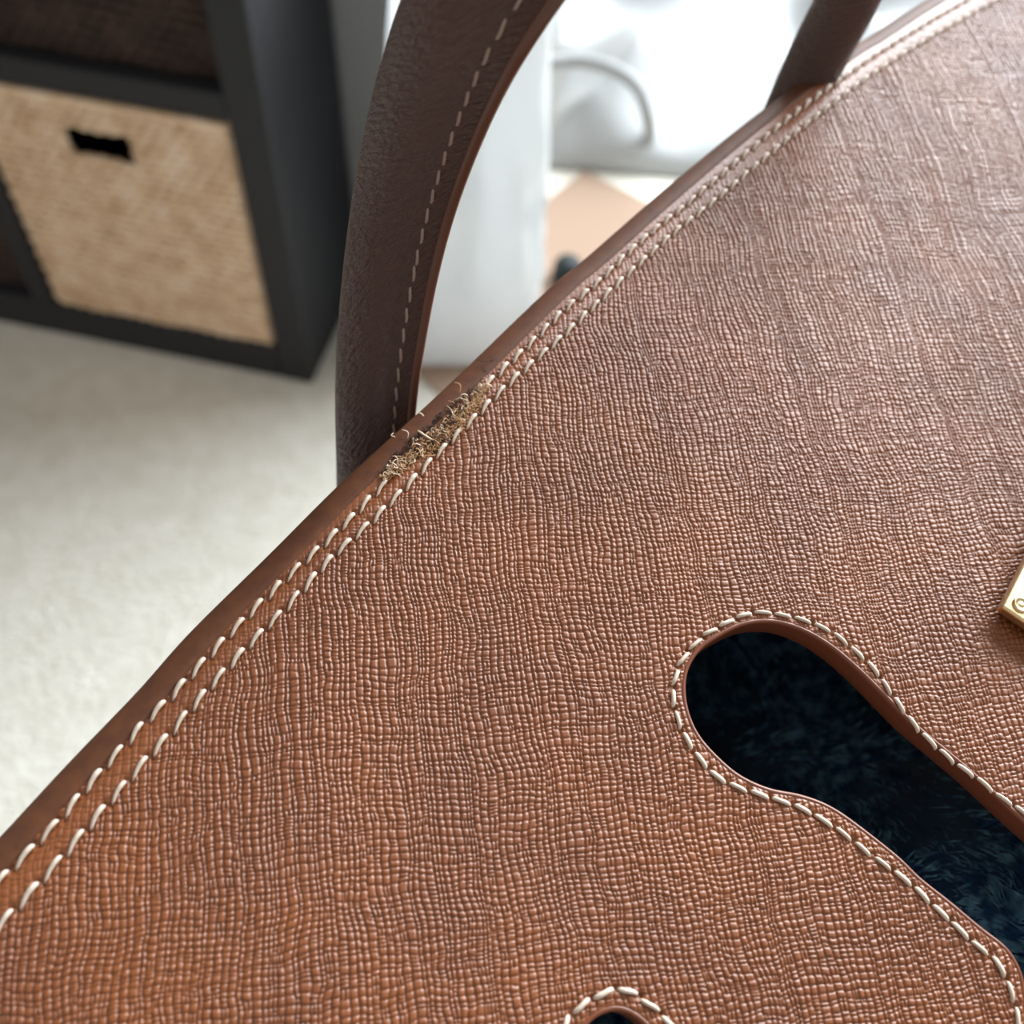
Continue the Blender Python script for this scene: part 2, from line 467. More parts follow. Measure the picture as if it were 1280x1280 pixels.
RIM = [(-140, 1192), (-60, 1108), (0, 1046), (87, 952), (175, 860), (240, 786), (345, 682), (420, 607), (480, 552), (540, 499), (597, 446),
       (700, 347), (740, 314), (840, 226), (940, 145), (1057, 60), (1089, 41), (1145, 4), (1215, -38), (1300, -82), (1400, -130)]
ROW1 = [(-140, 1252), (-30, 1131), (20, 1080), (76, 1022), (127, 962), (181, 902), (211, 872), (262, 817), (315, 762), (367, 712), (424, 660), (470, 614),
        (540, 547), (607, 482), (664, 429), (702, 391), (745, 355), (802, 300), (855, 257), (890, 227), (940, 185), (1000, 137), (1050, 101),
        (1085, 76), (1150, 34), (1190, 10), (1240, -18), (1320, -58), (1400, -96)]
ROW2 = [(-140, 1312), (-60, 1222), (7, 1150), (67, 1084), (121, 1021), (172, 962), (225, 902), (270, 849), (321, 795), (369, 746), (414, 696), (466, 649), (511, 604),
        (552, 562), (595, 520), (635, 481), (676, 445), (715, 410), (746, 380), (785, 343), (842, 291), (900, 245), (960, 194), (1022, 145),
        (1065, 112), (1100, 88), (1160, 49), (1207, 22), (1260, -8), (1330, -44), (1400, -78)]
KEY = [(1700, 1390), (1500, 1216), (1400, 1132), (1340, 1082), (1280, 1031), (1215, 970), (1143, 909), (1107, 873), (1071, 837), (1036, 808), (1000, 788), (964, 779), (928, 783), (892, 801),
       (874, 815), (861, 837), (858, 862), (863, 891), (877, 920), (903, 948), (928, 968), (964, 984), (1000, 991), (1036, 1004), (1071, 1027),
       (1125, 1070), (1150, 1095), (1190, 1127), (1225, 1157), (1255, 1180), (1267, 1195), (1276, 1212), (1281, 1232), (1285, 1270), (1286, 1330), (1284, 1420)]
KEYROW = [(1450, 1153), (1380, 1099), (1310, 1043), (1273, 1013), (1246, 995), (1221, 974), (1195, 956), (1172, 936), (1149, 914), (1130, 890), (1111, 864), (1095, 840), (1075, 820), (1052, 800), (1030, 786),
          (1005, 776), (980, 770), (952, 766), (927, 770), (906, 780), (884, 792), (867, 807), (852, 826), (844, 847), (841, 870), (846, 895), (856, 919),
          (871, 942), (891, 966), (916, 981), (942, 990), (971, 999), (1002, 1010), (1031, 1026), (1059, 1045), (1085, 1066), (1112, 1085), (1140, 1107),
          (1166, 1132), (1191, 1155), (1217, 1180), (1244, 1202), (1260, 1235), (1269, 1265), (1272, 1310), (1270, 1370)]
SLOT = [(770, 1264), (746, 1273), (731, 1290), (725, 1315), (731, 1345), (752, 1366), (780, 1372), (806, 1362), (822, 1340), (824, 1312), (812, 1288), (791, 1270)]
SLOTROW = [(770, 1237), (738, 1250), (715, 1269), (702, 1296), (703, 1335), (720, 1372), (752, 1395), (785, 1398), (820, 1385), (846, 1356), (852, 1318), (842, 1284), (815, 1257), (790, 1240)]

def curve(px, step=0.4, sm=8):
    return smooth_poly(resample(px2uv(catmull(px, 8)), step), sm)
def closed_curve(px, step=0.35, sm=8):
    P = np.vstack([px, px, px]); C = px2uv(catmull(P, 8)); k = len(px) * 8
    return smooth_poly(resample(C[k:2 * k], step, closed=True), sm, True)
c_rim, c_r1, c_r2 = curve(RIM), curve(ROW1), curve(ROW2)
c_key, c_keyrow = curve(KEY, 0.3, 10), curve(KEYROW, 0.3, 10)
c_slot, c_slotrow = closed_curve(SLOT, 0.3), closed_curve(SLOTROW, 0.3)

R2 = math.sqrt(0.5)
def graph(cv):
    s = (cv[:, 0] + cv[:, 1]) * R2; t = (cv[:, 1] - cv[:, 0]) * R2
    k = np.argsort(s); s, t = s[k], t[k]
    g = np.gradient(t, s)
    return s, t, 1 / np.sqrt(1 + g * g)
G_rim, G_r1, G_r2 = graph(c_rim), graph(c_r1), graph(c_r2)
def gdist(G, u, v):
    """distance on the inner side of a rim curve (positive towards the middle of the flap)"""
    s = (u + v) * R2; t = (v - u) * R2
    return (np.interp(s, G[0], G[1]) - t) * np.interp(s, G[0], G[2])

DENT = px2uv([(1250, 250), (1110, 120), (900, 640)])
def und(u, v):
    """gentle large-scale waviness of the flap (mm)"""
    u = np.asarray(u, float); v = np.asarray(v, float)
    d = gdist(G_rim, u, v)
    w = -0.0007 * np.clip(24 - d, 0, 24) ** 2
    w = w - 0.005 * np.clip(9 - d, 0, 9) ** 2
    a = (u - DENT[0, 0]); b2 = (v - DENT[0, 1])
    x = (a + b2 * 0.9) * 0.74; y = (a - b2) * 0.7          # y: across the dent
    w = w - 1.5 * np.exp(-(y / 6.5) ** 2 - (x / 26.0) ** 2)
    w = w + 0.5 * np.sin(u * 0.055 + 0.6) * np.sin(v * 0.045 + 1.0)
    return w

# ---- stitches: positions along the rows (mm)
STITCH_L = 2.9
def stitch_spots(cv, pitch, rot, closed=False, start=0.0):
    L = np.concatenate([[0], np.cumsum(np.linalg.norm(np.diff(cv, axis=0), axis=1))])
    s = np.arange(start, L[-1], pitch)
    out = []
    for q in s:
        p = np.array([np.interp(q, L, cv[:, 0]), np.interp(q, L, cv[:, 1])])
        a = np.array([np.interp(min(q + 0.6, L[-1]), L, cv[:, k]) for k in (0, 1)]); b2 = np.array([np.interp(max(q - 0.6, 0), L, cv[:, k]) for k in (0, 1)])
        ang = math.atan2(a[1] - b2[1], a[0] - b2[0]) + rot + random.uniform(-0.05, 0.05)
        out.append((p[0], p[1], ang))
    return out
random.seed(3)
def seen(p, m=60):
    """keep spots near the part of the flap in view"""
    X = ORG * 0 + ORG + (UW * p[0] + VW * p[1]) * 0.001 - CAMPOS
    c = C2W.T @ X
    x = 640 + F * c[0] / c[2]; y = 640 + F * c[1] / c[2]
    return -m < x < 1280 + m and -m < y < 1280 + m
TORN = px2uv([(478, 593), (500, 573), (520, 559), (540, 544), (556, 528), (575, 511), (592, 493), (606, 478)])
row1 = [s for s in stitch_spots(c_r1, 3.2, 0.24, start=0.4) if seen(s)]
row1 = [s for s in row1 if np.min(np.linalg.norm(TORN[1:-1] - np.array(s[:2]), axis=1)) > 2.3]
row2 = [s for s in stitch_spots(c_r2, 3.15, 0.22, start=1.0) if seen(s)]
keyst = [s for s in stitch_spots(c_keyrow, 2.72, -0.15, start=0.3) if seen(s)]
slotst = [s for s in stitch_spots(np.vstack([c_slotrow, c_slotrow[:1]]), 2.75, 0.10, start=1.3) if seen(s)]

# ---- the flap: one sheet with real grain relief
def axis(lo, hi, step, far_lo, far_hi):
    core = np.arange(lo, hi, step)
    a, s, x = [], step, hi
    while x < far_hi: s *= 1.18; x += s; a.append(x)
    b2, s, x = [], step, lo
    while x > far_lo: s *= 1.18; x -= s; b2.append(x)
    return np.concatenate([b2[::-1], core, a])
cor = px2uv([(0, 1280), (1280, 1280), (1280, 0), (0, 1046)])
us = axis(cor[:, 0].min() - 3, cor[:, 0].max() + 3, 0.125, cor[:, 0].min() - 25, cor[:, 0].max() + 30)
vs = axis(cor[:, 1].min() - 3, cor[:, 1].max() + 3, 0.13, cor[:, 1].min() - 30, cor[:, 1].max() + 25)

def seg_dist(P, cv, closed=False):
    """unsigned distance of points to a dense polyline (uses its vertices; spacing is fine)"""
    out = np.full(len(P), 1e9)
    for k in range(0, len(cv), 1):
        d = (P[:, 0] - cv[k, 0]) ** 2 + (P[:, 1] - cv[k, 1]) ** 2
        np.minimum(out, d, out=out)
    return np.sqrt(out)
def inside(P, poly):
    r = np.zeros(len(P), bool); n = len(poly); j = n - 1
    for i in range(n):
        xi, yi = poly[i]; xj, yj = poly[j]
        if yi != yj:
            c = ((yi > P[:, 1]) != (yj > P[:, 1])) & (P[:, 0] < (xj - xi) * (P[:, 1] - yi) / (yj - yi) + xi)
            r ^= c
        j = i
    return r

def grain(u, v):
    th = math.radians(3)
    gu = u * math.cos(th) + v * math.sin(th); gv = -u * math.sin(th) + v * math.cos(th)
    wu = 1.1 * vnoise(gu / 9, gv / 9, 1) + 0.55 * vnoise(gu / 3.1, gv / 3.6, 2) + 0.26 * vnoise(gu / 1.2, gv / 1.4, 6)
    wv = 1.1 * vnoise(gu / 9, gv / 9, 3) + 0.55 * vnoise(gu / 3.3, gv / 3.0, 4) + 0.26 * vnoise(gu / 1.3, gv / 1.2, 7)
    gu = (gu + wu) * 1.2; gv = (gv + wv) * 1.2
    r = np.random.default_rng(11)
    cw = r.choice([0.55, 0.8, 0.95, 1.05, 1.2], 600, p=[0.14, 0.22, 0.28, 0.24, 0.12]); cb = np.cumsum(cw) - 230
    rw = r.choice([0.5, 0.75, 0.9, 1.0, 1.2], 700, p=[0.13, 0.24, 0.28, 0.23, 0.12]); rb = np.cumsum(rw) - 270
    i = np.clip(np.searchsorted(cb, gu) - 1, 0, 598)
    cwid = cb[i + 1] - cb[i]; fu = np.clip((gu - cb[i]) / cwid, 0, 1)
    boff = np.zeros(600); acc = 0
    for k in range(600):
        if r.random() < 0.27: acc = r.uniform(-0.45, 0.45)
        boff[k] = acc + r.uniform(-0.09, 0.09)
    gv2 = gv + boff[i]
    j = np.clip(np.searchsorted(rb, gv2) - 1, 0, 698)
    rwid = rb[j + 1] - rb[j]; fv = np.clip((gv2 - rb[j]) / rwid, 0, 1)
    hs = _T[(i * 7 + j * 3) & 255, (j * 11 + i * 5) & 255]
    s1 = (hs < 0.12) & (cwid > 0.9); s2 = (hs > 0.12) & (hs < 0.28) & (rwid > 0.85)
    cwid = np.where(s1, cwid / 2, cwid); fu = np.where(s1, (fu * 2) % 1.0, fu)
    rwid = np.where(s2, rwid / 2, rwid); fv = np.where(s2, (fv * 2) % 1.0, fv)
    du = np.minimum(fu, 1 - fu) * cwid; dv = np.minimum(fv, 1 - fv) * rwid
    qu = np.clip(du / 0.25, 0, 1); qv = np.clip(dv / 0.22, 0, 1)
    pu = 1 - (1 - qu) ** 2.4; pv = 0.12 + 0.88 * (1 - (1 - qv) ** 2.4)
    hh = _T[(i * 13 + j) & 255, (j * 29 + i * 3) & 255]
    dome = np.sin(np.pi * fu) * np.sin(np.pi * fv)
    return pu * pv * (0.80 + 0.26 * hh) + 0.05 * dome

U, Vv = np.meshgrid(us, vs)
nr, nc = U.shape
P = np.stack([U.ravel(), Vv.ravel()], 1)
d_rim = gdist(G_rim, P[:, 0], P[:, 1])
keep = d_rim > 2.0
# hole distances only near the holes
d_key = np.full(len(P), 9.0); d_slot = np.full(len(P), 9.0)
kb = (P[:, 0] > c_key[:, 0].min() - 3) & (P[:, 1] > c_key[:, 1].min() - 3) & (P[:, 1] < c_key[:, 1].max() + 3)
key_poly = np.vstack([c_key, [(400, c_key[-1, 1]), (400, c_key[0, 1])]])
ik = np.where(kb & keep)[0]
ins = inside(P[ik], key_poly[::2])
idx = ik[~ins]
# only points outside the hole but close to it need a true distance
d_key[ik[ins]] = -1
far = np.ones(len(idx), bool)
cc = c_key[::12]
dm = seg_dist(P[idx], cc); near = dm < 5.5
d_key[idx[near]] = seg_dist(P[idx[near]], c_key)
sb = np.where((np.abs(P[:, 0] - c_slot[:, 0].mean()) < 9) & (np.abs(P[:, 1] - c_slot[:, 1].mean()) < 10))[0]
ins = inside(P[sb], c_slot)
d_slot[sb] = np.where(ins, -1, seg_dist(P[sb], c_slot))
d_hole = np.minimum(d_key, d_slot)
keep &= d_hole > 0.3
kv = np.where(keep)[0]
u, v = P[kv, 0], P[kv, 1]
dr, dh = d_rim[kv], d_hole[kv]
d1 = gdist(G_r1, u, v); d2 = gdist(G_r2, u, v)
step_u = np.gradient(us); step_v = np.gradient(vs)
st = np.maximum(step_u[kv % nc], step_v[kv // nc])
amp = 0.33 * np.clip((0.34 - st) / 0.12, 0, 1)
band = np.clip(d1 / 0.5 + 0.5, 0, 1) * np.clip(0.5 - d2 / 0.5, 0, 1)       # 1 between the two stitch rows
amp = amp * (1 - 0.55 * band) * np.clip((d1 + 0.9) / 0.9, 0.15, 1)
amp = amp * np.clip((dh - 0.45) / 0.5, 0.1, 1)
h = amp * (grain(u, v) - 0.5)
wrow = np.clip(d1 - d2, 0.5, 4)
h += 0.2 * band * np.sin(np.pi * np.clip(d1 / wrow, 0, 1)) - 0.20 * np.exp(-(d1 / 0.45) ** 2) - 0.16 * np.exp(-(d2 / 0.45) ** 2)
h += -0.35 * np.clip((0.8 - dh) / 0.5, 0, 1) ** 2 * 0.4
# needle holes at both ends of each stitch
full = np.zeros(len(P)); full[kv] = h
for (x, y, a) in row1 + row2 + keyst + slotst:
    for sgn in (-1, 1):
        px_, py_ = x + sgn * math.cos(a) * 1.5, y + sgn * math.sin(a) * 1.5
        i0, i1 = np.searchsorted(us, [px_ - 0.8, px_ + 0.8]); j0, j1 = np.searchsorted(vs, [py_ - 0.8, py_ + 0.8])
        if i1 <= i0 or j1 <= j0: continue
        jj, ii = np.meshgrid(np.arange(j0, j1), np.arange(i0, i1), indexing='ij')
        q = (jj * nc + ii).ravel()
        dd = (P[q, 0] - px_) ** 2 + (P[q, 1] - py_) ** 2
        full[q] -= 0.34 * np.exp(-dd / 0.10)
h = full[kv]
co = np.stack([u, v, h + und(u, v)], 1) * 0.001
remap = np.full(len(P), -1); remap[kv] = np.arange(len(kv))
fa = remap[grid_faces(nr, nc)]
fa = fa[(fa >= 0).all(1)]
flap = mesh_obj('flap', co, fa, M_LEATHER, bag)
flap['label'] = 'brown cross-grained leather flap'
del U, Vv, full, remap, fa

# underside of the flap (suede side), a plain second skin 4 mm below
uu = np.arange(us[0], us[-1], 1.2); vv = np.arange(vs[0], vs[-1], 1.2)
U2, V2 = np.meshgrid(uu, vv); Q = np.stack([U2.ravel(), V2.ravel()], 1)
k2 = gdist(G_rim, Q[:, 0], Q[:, 1]) > 1.6
k2 &= ~inside(Q, key_poly[::2]) & ~inside(Q, c_slot)
rm = np.full(len(Q), -1); rm[k2] = np.arange(k2.sum())
f2 = rm[grid_faces(*U2.shape)]; f2 = f2[(f2 >= 0).all(1)][:, ::-1]
mesh_obj('flap_lining', np.stack([Q[k2, 0], Q[k2, 1], und(Q[k2, 0], Q[k2, 1]) - 4.0], 1) * 0.001, f2, M_LINING, bag)

def sweep(cv, prof, side, name, m, parent, closed=False):
    """profile (o = offset to the 'side' normal, w = height) in mm along a flap curve"""
    n = len(cv)
    if closed: T = np.roll(cv, -1, 0) - np.roll(cv, 1, 0)
    else: T = np.gradient(cv, axis=0)
    T /= np.linalg.norm(T, axis=1)[:, None]
    N = np.stack([-T[:, 1], T[:, 0]], 1) * side
    V = np.zeros((n, len(prof), 3))
    for k, (o, w) in enumerate(prof):
        p = cv + N * o
        V[:, k, :2] = p
        V[:, k, 2] = (und(cv[:, 0], cv[:, 1]) if closed or side == 0 else und(p[:, 0], p[:, 1])) + w
    V = V.reshape(-1, 3) * 0.001
    f = grid_faces(n, len(prof))
    if closed:
        r = (n - 1) * len(prof) + np.arange(len(prof) - 1); z = np.arange(len(prof) - 1)
        f = np.vstack([f, np.stack([r, r + 1, z + 1, z], 1)])
    # orient outward
    e1 = V[f[:, 1]] - V[f[:, 0]]; e2 = V[f[:, 3]] - V[f[:, 0]]
    nn = np.cross(e1, e2)
    k = len(prof) // 3
    if nn[:, 2].sum() < 0: f = f[:, ::-1]
    return mesh_obj(name, V, f, m, parent)

# rolled, glazed rim along the top edge
prof = [(3.05, -0.30), (2.9, 0.0), (2.65, 0.14), (2.35, 0.14), (2.0, 0.04), (1.65, -0.12), (1.3, -0.34), (1.0, -0.60), (0.7, -0.95), (0.45, -1.35), (0.25, -1.85), (0.1, -2.4), (0.0, -3.1), (0.1, -3.9), (0.5, -4.5), (1.4, -4.9), (2.6, -4.6)]
prof = [(3.05 - (3.05 - a) * 1.38, b2) for a, b2 in prof]
rim = sweep(smooth_poly(c_rim, 10), prof, -1, 'rim', M_EDGE, bag)
rim['label'] = 'smooth glazed dark brown edge'
# back of the bag under the rim
sweep(smooth_poly(c_rim, 20), [(0.2, -3.8), (-0.1, -6), (-0.2, -20), (0.2, -40), (2.5, -58), (6, -61.5), (12, -62.5)], -1, 'back_panel', M_LINING, bag)
# unseen bag sides added below the flap to keep light out of the pocket
ub, vb, vt = us[-1] - 1.0, vs[0] + 1.0, vs[-1] - 1.0
pth = [(us[0] + 14, vb), (0, vb), (60, vb), (ub, vb), (ub, 0), (ub, 60), (ub, vt - 2)]
for nm, seg in (('bottom_light_block', pth[:4]), ('side_light_block', pth[3:])):
    C_ = resample(np.array(seg, float), 4.0)
    V = np.concatenate([np.column_stack([C_, und(C_[:, 0], C_[:, 1]) - 3.9]), np.column_stack([C_, np.full(len(C_), -62.0)])]) * 0.001
    nC = len(C_); ob = mesh_obj(nm, V, np.array([[k, k + 1, nC + k + 1, nC + k] for k in range(nC - 1)]), M_LINING, bag)
    sd = ob.modifiers.new('thick', 'SOLIDIFY'); sd.thickness = 0.003
# finished edges of the two cut-outs
eprof = [(0.72, -0.24), (0.62, -0.05), (0.45, 0.07), (0.25, 0.06), (0.1, -0.05), (0.02, -0.25), (0.0, -0.7), (0.0, -2.0), (0.02, -3.4), (0.3, -4.0)]
def cw_sign(cv): return 1
sweep(c_key, eprof, -1, 'cutout_edge', M_CUT, bag)
sweep(c_slot, eprof, -1 if np.sum(c_slot[:, 0] * np.roll(c_slot[:, 1], -1) - np.roll(c_slot[:, 0], -1) * c_slot[:, 1]) > 0 else 1, 'cutout_edge', M_CUT, bag, closed=True)

# ---- stitches
def stitch_mesh(x, y, z, rr):
    v, f = tube(np.stack([x, y, z], 1) * 0.001, np.asarray(rr) * 0.001, 7)
    return mesh_obj('stitch', v, f, M_THREAD)
_x = np.array([-0.5, -0.44, -0.34, -0.16, 0, 0.16, 0.34, 0.44, 0.5])
def rim_stitch():          # slanted saddle stitch, thick at its upper end and slipping under at the lower one
    return stitch_mesh(_x * 2.75, 0.20 * np.cos(_x * math.pi) - 0.12, np.array([-.32, -.16, -.04, .06, .13, .17, .18, .04, -.35]),
                       np.array([.12, .15, .19, .22, .25, .28, .30, .26, .16]))
def key_stitch():          # plump straight stitch
    return stitch_mesh(_x * 2.25, 0.03 * np.sin(_x * 2 * math.pi), np.array([-.36, -.10, .07, .14, .16, .14, .07, -.10, -.36]),
                       np.array([.15, .23, .27, .28, .28, .28, .27, .23, .15]))
def place(ob, x, y, a, parent, lift=0.10):
    w = float(und(x, y)) + lift
    ob.location = (x * 0.001, y * 0.001, w * 0.001)
    ob.rotation_euler = (0, 0, a); ob.parent = parent
def lay(spots, proto, parent, lift):
    for k, (x, y, a) in enumerate(spots):
        ob = proto if k == 0 else proto.copy()
        if k: COL.objects.link(ob)
        place(ob, x, y, a, parent, lift)
        ob.scale = (random.uniform(0.94, 1.05), random.uniform(0.9, 1.1), 1)
lay(row1 + row2, rim_stitch(), flap, 0.06)
proto = key_stitch()
lay(keyst + slotst, proto, flap, 0.06)

# ---- frayed tear in the rim
tc = smooth_poly(resample(TORN, 0.25), 4)
TT = np.gradient(tc, axis=0); TT /= np.linalg.norm(TT, axis=1)[:, None]
NN = np.stack([TT[:, 1], -TT[:, 0]], 1)          # towards the flap's middle
nn_ = len(tc); K = 15
V = []
for i in range(nn_):
    e = math.sin(math.pi * i / (nn_ - 1)) ** 0.6
    for k in range(K):
        t = k / (K - 1) * 2 - 1
        wid = 2.2 * e * (1 + 0.5 * float(vnoise(i * 0.13, 3.3 + (t > 0) * 9, 12)))
        p = tc[i] + NN[i] * (t * wid + 0.3 + 0.35 * float(vnoise(i * 0.1, 8, 5)))
        hgt = 0.34 * (1 - t * t) ** 0.5 + 0.9 * float(vnoise(p[0] * 2.2, p[1] * 2.2, 8)) + 0.5 * float(vnoise(p[0] * 5, p[1] * 5, 9))
        crack = math.exp(-((t + 0.45) / 0.22) ** 2) * e
        z = float(und(p[0], p[1])) + 0.12 + hgt * e * (1 - t ** 4) - 0.75 * crack - 0.5 * (1 - e)
        V.append((p[0] * 0.001, p[1] * 0.001, z * 0.001))
fq = grid_faces(nn_, K)
V = np.array(V)
nz = np.cross(V[fq[:, 1]] - V[fq[:, 0]], V[fq[:, 3]] - V[fq[:, 0]])[:, 2].sum()
o = mesh_obj('torn_patch', V, fq if nz > 0 else fq[:, ::-1], M_TORN, bag)
o['label'] = 'torn open raw leather core'
def fibres(name, mt, n, bias, lmin, lmax, r, seed, ends=False):
    g = np.random.default_rng(seed); parts = []
    for _ in range(n):
        i = int((g.beta(0.7, 0.7) if ends else g.beta(1.3, 1.3)) * (nn_ - 1))
        t = np.clip(g.normal(bias, 0.36), -1.1, 1.15)
        e = math.sin(math.pi * max(0.04, min(0.96, i / (nn_ - 1)))) ** 0.5
        p = tc[i] + NN[i] * (t * 1.9 * e + 0.3)
        z = float(und(p[0], p[1])) + 0.15 + 0.25 * g.random()
        L = g.uniform(lmin, lmax); a = g.uniform(0, 2 * math.pi); da = g.normal(0, 0.9)
        pts = [np.array([p[0], p[1], z])]; el = g.uniform(-0.1, 1.0)
        for s in range(4):
            pts.append(pts[-1] + L / 4 * np.array([math.cos(a) * math.cos(el), math.sin(a) * math.cos(el), math.sin(el)]))
            a += da; el -= g.uniform(0.2, 0.7)
        rr = r * g.uniform(0.6, 1.3)
        parts.append(tube(np.array(pts) * 0.001, np.array([1, 1, 0.9, 0.7, 0.3]) * rr * 0.001, 3))
    v, f = join(parts); o = mesh_obj(name, v, f, mt, bag); o['kind'] = 'stuff'; return o
fibres('frayed_fibers', M_TAN, 620, 0.42, 0.5, 1.5, 0.055, 1)['label'] = 'tan frayed leather fibers'
fibres('frayed_fibers', M_CREAMF, 160, 0.05, 0.7, 2.2, 0.075, 2, True)['label'] = 'cream frayed thread ends'
fibres('frayed_fibers', M_DARKF, 200, -0.55, 0.5, 1.6, 0.05, 3)['label'] = 'dark frayed fibers'
# loose hairs and thread ends
def hair(pts_px, r, mt, lift):
    q = px2uv(catmull(pts_px, 5)); n = len(q)
    z = und(q[:, 0], q[:, 1]) + lift * np.sin(np.linspace(0.15, math.pi - 0.15, n)) + 0.12
    v, f = tube(np.column_stack([q, z]) * 0.001, r * 0.001, 5); return mesh_obj('loose_thread', v, f, mt, bag)
hair([(523, 537), (531, 545), (541, 550)], 0.14, M_CREAMF, 0.5)
hair([(568, 476), (575, 482), (575, 490)], 0.06, M_TAN, 0.6)
hair([(503, 534), (510, 540), (510, 546)], 0.07, M_CREAMF, 0.5)
hair([(492, 538), (489, 544), (494, 543)], 0.05, M_CREAMF, 0.7)
hair([(524, 513), (530, 518)], 0.10, M_CREAMF, 0.3)
hair([(596, 447), (606, 451), (618, 448)], 0.04, M_DARKF, 0.15)
hair([(606, 451), (604, 458), (608, 464)], 0.04, M_DARKF, 0.15)

# ---- handle: one rolled arch, both ends disappear behind the rim
hp = [(470, 760, .176), (466, 660, .163), (468, 580, .152), (470, 500, .144), (476, 430, .1385), (490, 330, .131), (511, 230, .1235), (548, 110, .1115), (598, 0, .1015),
      (680, -120, .098), (790, -215, .103), (920, -240, .118), (1040, -190, .140), (1090, -100, .158), (1062, -10, .172), (1026, 60, .182), (985, 150, .192), (950, 240, .205), (930, 310, .22)]
wd = [11.5, 11.5, 11.6, 11.8, 12.2, 12.6, 13.2, 13.8, 14.2, 14.6, 14.8, 15, 15, 15, 15, 15, 15, 15, 14]
hp3 = np.array([np.append(w2l(at_depth(a, b2, c)) * 1000, w) for (a, b2, c), w in zip(hp, wd)])
H = smooth_poly(resample(catmull(hp3, 12), 0.8), 12)
Tn = np.gradient(H[:, :3], axis=0); Tn /= np.linalg.norm(Tn, axis=1)[:, None]
camL = w2l(CAMPOS) * 1000
def half_section():
    # (x towards the seam fin, y towards the viewer) in units of the roll radius
    a = np.radians(np.linspace(40, 320, 45))
    circ = np.stack([np.cos(a), np.sin(a)], 1)
    topf = np.array([(1.52, .20), (1.40, .21), (1.28, .24), (1.16, .30), (1.06, .37), (0.97, .46), (0.87, .56)])
    botf = topf[::-1] * np.array([1, -1])
    return np.vstack([topf, circ, botf])
SEC = half_section()
TIP = np.array([(1.50, .17), (1.55, .225), (1.66, .235), (1.76, .20), (1.80, .1), (1.81, 0), (1.80, -.1), (1.76, -.20), (1.66, -.235), (1.55, -.225), (1.50, -.17)])
per = np.concatenate([[0], np.cumsum(np.linalg.norm(np.diff(SEC, axis=0), axis=1))])
FR = []
for i in range(len(H)):
    c = H[i, :3]; y = camL - c; y = y - Tn[i] * (y @ Tn[i]); y /= np.linalg.norm(y)
    x = np.cross(y, Tn[i])
    R_ = H[i, 3] / 2.81
    q = min(1, max(0, (i / len(H) - 0.5) / 0.22)); roll = 0.12 - 1.6 * q * q * (3 - 2 * q)
    cs, sn = math.cos(roll), math.sin(roll)
    x2 = x * cs - y * sn; y2 = y * cs + x * sn
    FR.append((c - x2 * 0.40 * R_, x2, y2, R_))
# the fin must point to the right of the picture
if (FR[40][1] @ np.array([1, 0, 0])) < 0: FR = [(c + 0.8 * R_ * x, -x, y, R_) for c, x, y, R_ in FR]
def handle_sweep(sec, name, m, parent):
    V, UVc = [], []; s = 0
    for i, (c, x, y, R_) in enumerate(FR):
        if i: s += np.linalg.norm(H[i, :3] - H[i - 1, :3])
        for k, (a, b2) in enumerate(sec):
            V.append((c + (x * a + y * b2) * R_) * 0.001); UVc.append((s, per[k] * 4.6 if len(sec) == len(SEC) else k * 0.5))
    f = grid_faces(len(FR), len(sec))
    V = np.array(V)
    # outward check
    q = f[len(sec) * 20 + 20 if len(sec) > 25 else 5]
    nn = np.cross(V[q[1]] - V[q[0]], V[q[3]] - V[q[0]]); ref = V[q[0]] - np.array(FR[q[0] // len(sec)][0]) * 0.001
    if nn @ ref < 0: f = f[:, ::-1]
    return mesh_obj(name, V, f, m, parent, uv=np.array(UVc))
handle = handle_sweep(SEC, 'handle', M_HANDLE, bag)
handle['label'] = 'rolled brown leather handle with creased grain'
handle_sweep(TIP, 'handle_edge', M_HEDGE, handle)
s = 0; nxt = 1.0
hproto = stitch_mesh(_x * 2.6, 0.03 * np.sin(_x * 2 * math.pi), np.array([-.4, -.14, .0, .06, .08, .06, .0, -.14, -.4]), np.array([.14, .2, .23, .24, .24, .24, .23, .2, .14]))
hproto.data.materials[0] = M_HTHREAD
for i in range(1, len(FR)):
    s += np.linalg.norm(H[i, :3] - H[i - 1, :3])
    if s < nxt: continue
    nxt += 3.15
    c, x, y, R_ = FR[i]
    if i > 0.62 * len(FR): break
    pos = c + (x * 1.10 + y * 0.33) * R_
    ob = hproto if s < 4.2 else hproto.copy()
    if s >= 4.2: COL.objects.link(ob)
    ob.parent = handle
    z = (y * 0.75 + x * 0.66); z /= np.linalg.norm(z)
    xa = Tn[i] + 0.12 * np.cross(z, Tn[i]); xa -= z * (xa @ z); xa /= np.linalg.norm(xa)
    ya = np.cross(z, xa)
    M4 = Matrix(((xa[0], ya[0], z[0], pos[0] * 0.001), (xa[1], ya[1], z[1], pos[1] * 0.001), (xa[2], ya[2], z[2], pos[2] * 0.001), (0, 0, 0, 1)))
    ob.matrix_local = M4

